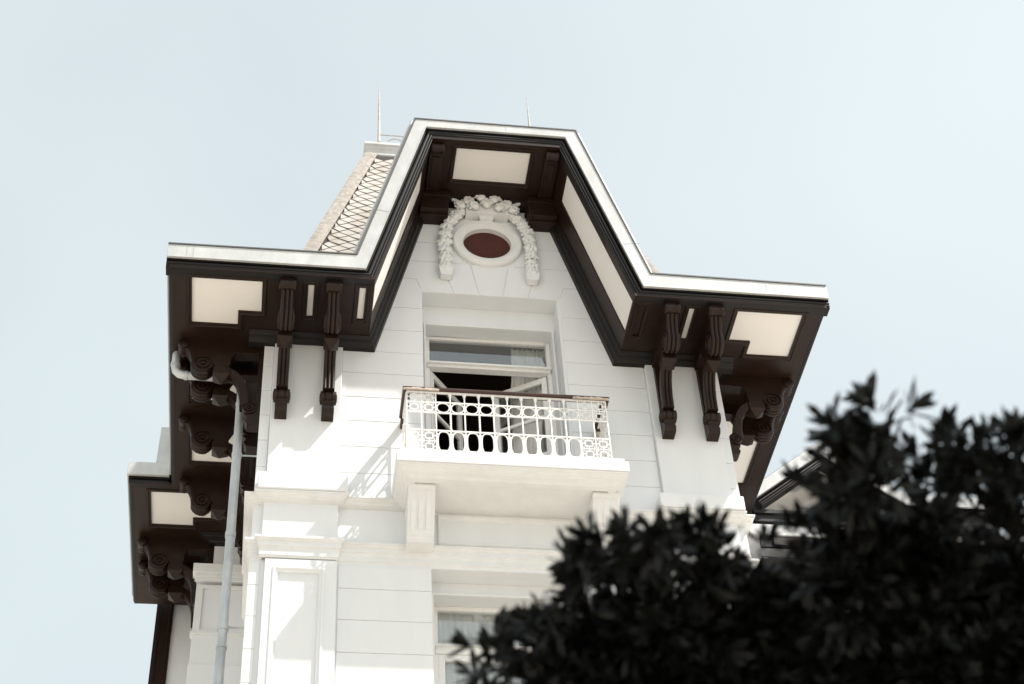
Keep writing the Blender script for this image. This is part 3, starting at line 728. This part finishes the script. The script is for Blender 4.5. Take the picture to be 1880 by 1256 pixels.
def finial(x, y, z0, z1):
    b = MB(); b.lathe([(0,.05),(.06,.05),(.09,.03),(.3,.027),(.33,.038),(.36,.025),((z1-z0)*.6,.018),(z1-z0,.003)], (x,y,z0), (0,0,1), 10); return b.build('finial', M['rust'], V)
finial(1.265, 17.58, 21.80, 23.80); finial(3.83, 17.58, 21.80, 23.74)
b = MB()                                                                # iron cresting along the roof top
b.tube([(1.27,17.58,22.33),(3.83,17.58,22.33)], .011, 6); b.tube([(1.27,17.58,21.88),(3.83,17.58,21.88)], .011, 6)
for k in range(5):
    cx = 1.27+.27+k*.51
    b.tube([(cx+.2*math.cos(t*math.pi/10), 17.58, 21.95+.30*math.sin(t*math.pi/10)) for t in range(11)], .012, 6)
    b.lathe([(0,.012),(.40,.012),(.42,.03),(.46,.03),(.48,.012),(.56,.004)], (cx+.255,17.58,21.85), (0,0,1), 8)
    b.box(cx+.165, cx+.345, 17.56, 17.60, 22.03, 22.08)
b.build('cresting', M['rust'], V)

# ---- rear wings (left and right of the tower)
b = MB()
b.box(-.93, WL-.002, 20.28, 24, GROUND, 15.86)
b.box(-1.13, -.325, 20.20, 20.28, 13.55, 14.86); b.box(-1.145, -.33, 20.18, 20.28, 4, 13.55)
b.box(-1.13, -.93, 20.28, 23, 4, 15.0)
b.box(-1.825, -.935, 22.361, 24, GROUND, 17.0)
b.build('wing_wall', M['white'], V, bevel=.008)
b = MB(); b.box(-1.20, -.322, 20.12, 20.9, 15.09, 15.25); b.box(-1.17,-.322,20.14,20.85,15.03,15.0895); b.box(-1.14,-.322,20.17,20.8,14.97,15.0295)
wall_layer(b, [(-1.131,-.322,14.09,14.90)], [(-1.03,-.47,14.12,14.84)], 20.165, 20.2)
b.box(-1.16,-.322,20.16,20.3,14.04,14.088)
b.build('wing_cornice', M['stucco'], V, bevel=.006)
b = MB(); b.box(-1.83,-1.57,22.30,22.36,GROUND,17); b.box(-1.80,-1.76,22.285,22.302,GROUND,17); b.box(-1.63,-1.59,22.285,22.302,GROUND,17); b.build('corner_board', M['brown'], V, bevel=.004)
wl = ([(-1.857,19.215),(-.95,19.215),(-.95,19.79),(-1.258,19.79),(-1.258,19.98),(-1.857,19.98)], [(-1.857,-.95,19.215,19.79),(-1.857,-1.258,19.79,19.98)], True)
soffit([(-2.15,-.325,19.051,21.94)], [wl], ZS)
for y in (20.36, 20.92): bracket(-.93, y, R(-90))
b = MB()
b.box(-2.20, -1.605, 19.0, 19.045, 15.94, 16.17); b.box(-2.20,-2.16,19.0455,21.94,15.94,16.17)
b.prism([(-1.815,16.172),(-1.605,16.172),(-1.605,16.86),(-1.80,16.86)], 19.0, 19.05)
b.build('fascia', M['fascia'], V, bevel=.004)
b = MB(); b.sweep([(-2.20,21.94,15.94),(-2.20,19.03,15.94),(-1.605,19.03,15.94)], (0,0,-1), [(-ub,a_) for a_, ub in [(0,.02),(.03,.02),(.035,.05),(.05,.05),(.06,.03),(.10,.03),(.12,.045),(.14,.05),(.145,.09),(0,.09)]])
b.sweep([(-.93,21.9,ZS),(-.93,20.28,ZS),(-.33,20.28,ZS)], (0,0,-1), BED); b.build('crown_moulding', M['gloss'], V)
b = MB(); b.add([(-2.18,19.03,16.175),(-1.6,19.03,16.175),(-.5,20.3,16.6),(-.5,22,16.6),(-2.18,22,16.175)], [(0,1,2,3,4)]); b.build('roof', M['roof'], V, weld=False)
# right wing: gable with the same fascia
GP = [(6.9,15.87),(7.10,16.056),(8.283,17.007),(9.466,16.056),(11.2,16.056)]
b = MB(); b.sweep([(x,19.0,z) for x,z in GP[1:]], (0,1,0), [(-.18,0),(0,0),(0,.05),(-.18,.05)]); b.build('fascia', M['fascia'], V, bevel=.004)
b = MB(); b.sweep([(x,19.0,z) for x,z in GP[1:]], (0,1,0), CR); 
b.box(7.06, 9.5, 19.15, 19.25, 15.72, 15.86); b.box(7.06,9.5,19.12,19.28,15.861,15.93); b.sweep([(6.6,20.28,15.72),(11.2,20.28,15.72)], (0,0,-1), BED)
b.box(7.05, 11.2, 19.05, 19.09, 15.16, 15.36); b.box(7.05, 11.2, 19.1, 20.28, 14.98, 15.02)
b.build('crown_moulding', M['gloss'], V, bevel=.003)
b = MB()
b.sweep([(x,19.06,z-.12) for x,z in GP[1:4]], (0,1,0), [(0.02,.15),(.05,.15),(.05,1.2),(.02,1.2)]); b.build('soffit_panel', M['panel'], V)
b = MB(); b.prism([(7.06,15.94),(8.283,16.85),(9.5,15.94)], 19.9, 20.0); b.box(6.0,11.2,20.28,20.6,GROUND,15.9); b.box(6.9,11.2,19.02,20.27,15.365,15.56); b.build('wing_wall', M['white'], V, bevel=.006)
b = MB()
for x in (7.3, 8.2): b.box(x-.05, x+.55, 19.03, 19.045, 15.19, 15.33)
b.build('eave_panel', M['brown'], V)
b = MB(); b.sweep([(x,19.06,z) for x,z in GP[1:]], (0,1,0), [(-.21,0),(-.182,0),(-.182,3),(-.21,3)]); b.build('roof', M['roof'], V)

# ================================================================== trees
def make_tree(name, lobes, base, fork, leaf_len, n_ros, label, seed, per=11):
    rn = random.Random(seed); root = empty(name, base); tag(root, label, 'tree')
    t = MB(); base_ = Vector(base); fork = Vector(fork)
    t.tube([base_, base_.lerp(fork,.5)+Vector((.05,-.03,0)), fork], [.12,.09,.05], 10)
    for c, r, wt in lobes:
        c = Vector(c); big = [Vector(q) for q, rr, _ in lobes if rr >= .16 and rr > r] or [fork]
        src = min(big, key=lambda q: (q-c).length) if r < .2 else fork
        mid = src.lerp(c,.55)+Vector((rn.uniform(-.05,.05),rn.uniform(-.02,.06),rn.uniform(0,.04)))
        t.tube([src, mid, c], [.011,.008,.004] if r < .2 else [.02,.012,.005], 7)
        for k in range(7):
            d = Vector((rn.gauss(0,1),rn.gauss(0,1),rn.gauss(.3,1))).normalized(); t.tube([mid.lerp(c,rn.random()), c+d*r*.5, c+d*r*.9], [.007,.005,.003], 5)
    t.build('trunk', M['bark'], root, weld=False)
    cm = MB(); tot = sum(r*r*wt for _, r, wt in lobes)
    for c, r, wt in lobes:
        c = Vector(c)
        for k in range(int(n_ros*r*r*wt/tot)):
            d = Vector((rn.gauss(0,1),rn.gauss(0,1),rn.gauss(0,1))).normalized()
            q = (.40+.66*rn.random()**.6) + .16*math.sin(5*d.x+3*d.z+c.x*7)
            p = c+d*r*q
            ax = (d+Vector((rn.uniform(-.4,.4),rn.uniform(-.4,.4),rn.uniform(0,.8)))).normalized()
            e1 = ax.orthogonal().normalized(); e2 = ax.cross(e1); ph = rn.random()*6.28
            nl = per+rn.randint(-3,3)
            for i in range(nl):
                a_ = ph+i*2.4; el = R(rn.uniform(15,75)) if i > 2 else R(rn.uniform(60,88))
                dr = (e1*math.cos(a_)+e2*math.sin(a_))*math.cos(el)+ax*math.sin(el)
                L = leaf_len*rn.uniform(.65,1.2); wd = L*rn.uniform(.11,.155); sd = dr.cross(ax)
                if sd.length < 1e-3: sd = e1
                sd.normalize(); nn = sd.cross(dr).normalized(); st = p+ax*rn.uniform(-.02,.015)+dr*.008
                b0 = st; m1 = st+dr*L*.35-nn*L*.02; m2 = st+dr*L*.72-nn*L*.05; tp = st+dr*L-nn*L*.12
                cm.add([b0, m1-sd*wd*.75, m1+sd*wd*.75, m2-sd*wd, m2+sd*wd, tp], [(0,1,2),(1,3,4,2),(3,5,4)])
    cm.build('crown', M['leaf'], root, weld=False, ang=180)
    return root
LB = [((0.77,4.59,3.11),0.13,0.38), ((0.82,4.43,3.16),0.10,0.34), ((0.94,4.35,3.23),0.12,0.38), ((1.00,4.20,3.24),0.09,0.38), ((1.13,4.06,3.21),0.11,0.38), ((1.29,4.14,3.21),0.09,0.34), ((1.43,4.19,3.26),0.09,0.34), ((1.55,4.19,3.20),0.11,0.38), ((1.69,4.01,3.19),0.10,0.45), ((1.65,3.75,3.20),0.08,0.35), ((1.62,3.60,3.22),0.07,0.25), ((1.75,3.50,3.27),0.09,0.46), ((1.75,3.68,3.23),0.11,0.42), ((1.96,3.77,3.33),0.09,0.29), ((2.02,3.66,3.26),0.11,0.25), ((2.15,3.62,3.22),0.12,0.25), ((2.19,3.95,3.32),0.13,0.25), ((1.96,3.88,3.21),0.15,0.42), ((2.27,3.87,3.18),0.16,0.29), ((2.44,3.82,3.29),0.17,0.29), ((1.06,4.60,3.19),0.16,1.4), ((1.22,4.43,3.20),0.16,1.3), ((1.43,4.38,3.18),0.16,1.3), ((0.92,4.61,3.05),0.14,1.3), ((1.20,4.73,3.14),0.18,1.5), ((1.63,4.45,3.17),0.17,1.5), ((1.44,4.58,3.07),0.20,1.5), ((1.80,4.13,3.15),0.17,1.5), ((1.86,4.43,3.07),0.21,1.6), ((2.05,4.16,3.14),0.19,1.5), ((2.05,4.29,2.95),0.21,1.5), ((2.32,4.17,3.12),0.19,1.4), ((2.28,4.22,2.89),0.20,1.5), ((1.71,4.62,3.07),0.20,1.5), ((2.49,4.02,3.00),0.20,1.2), ((2.02,4.25,3.40),0.14,1.2), ((2.8,4.2,3.0),.28,1.2), ((1.5,4.8,2.7),.28,1.2), ((2.1,4.5,2.5),.3,1.2), ((2.6,4.4,2.6),.3,1.2),
      ((1.14,4.05,3.23),0.08,0.55), ((1.06,4.16,3.27),0.08,0.50), ((0.97,4.19,3.27),0.08,0.50), ((1.34,4.10,3.24),0.08,0.50), ((1.24,4.05,3.19),0.06,0.40), ((1.61,3.57,3.27),0.07,0.50), ((2.08,3.62,3.27),0.08,0.50), ((2.17,3.58,3.24),0.08,0.50), ((2.00,3.64,3.29),0.07,0.50), ((0.71,4.56,3.18),0.08,0.50), ((1.73,3.61,3.31),0.07,0.60), ((1.74,3.77,3.30),0.08,0.70)]
make_tree('dark_tree', LB, (2.1,4.7,GROUND), (1.95,4.5,1.7), .088, 2900, 'dark leafy tree out of focus in front of the white villa', 11)
SHADE_LB = [((4.3,3.3,7.2),1.1,1), ((4.9,2.9,7.6),1.2,1), ((4.2,2.4,6.8),1.1,1), ((5.4,3.4,7.0),1.2,1), ((4.6,4.0,6.6),.9,1), ((5.2,2.2,6.6),1.1,1), ((3.9,3.2,6.2),.8,1)]  # second tree, out of view, added to keep sun off the near one
make_tree('dark_tree', SHADE_LB, (5.6,2.4,GROUND), (5.0,2.8,5.2), .20, 2300, 'added unseen tree to the right that shades the shorter tree', 23, 9)
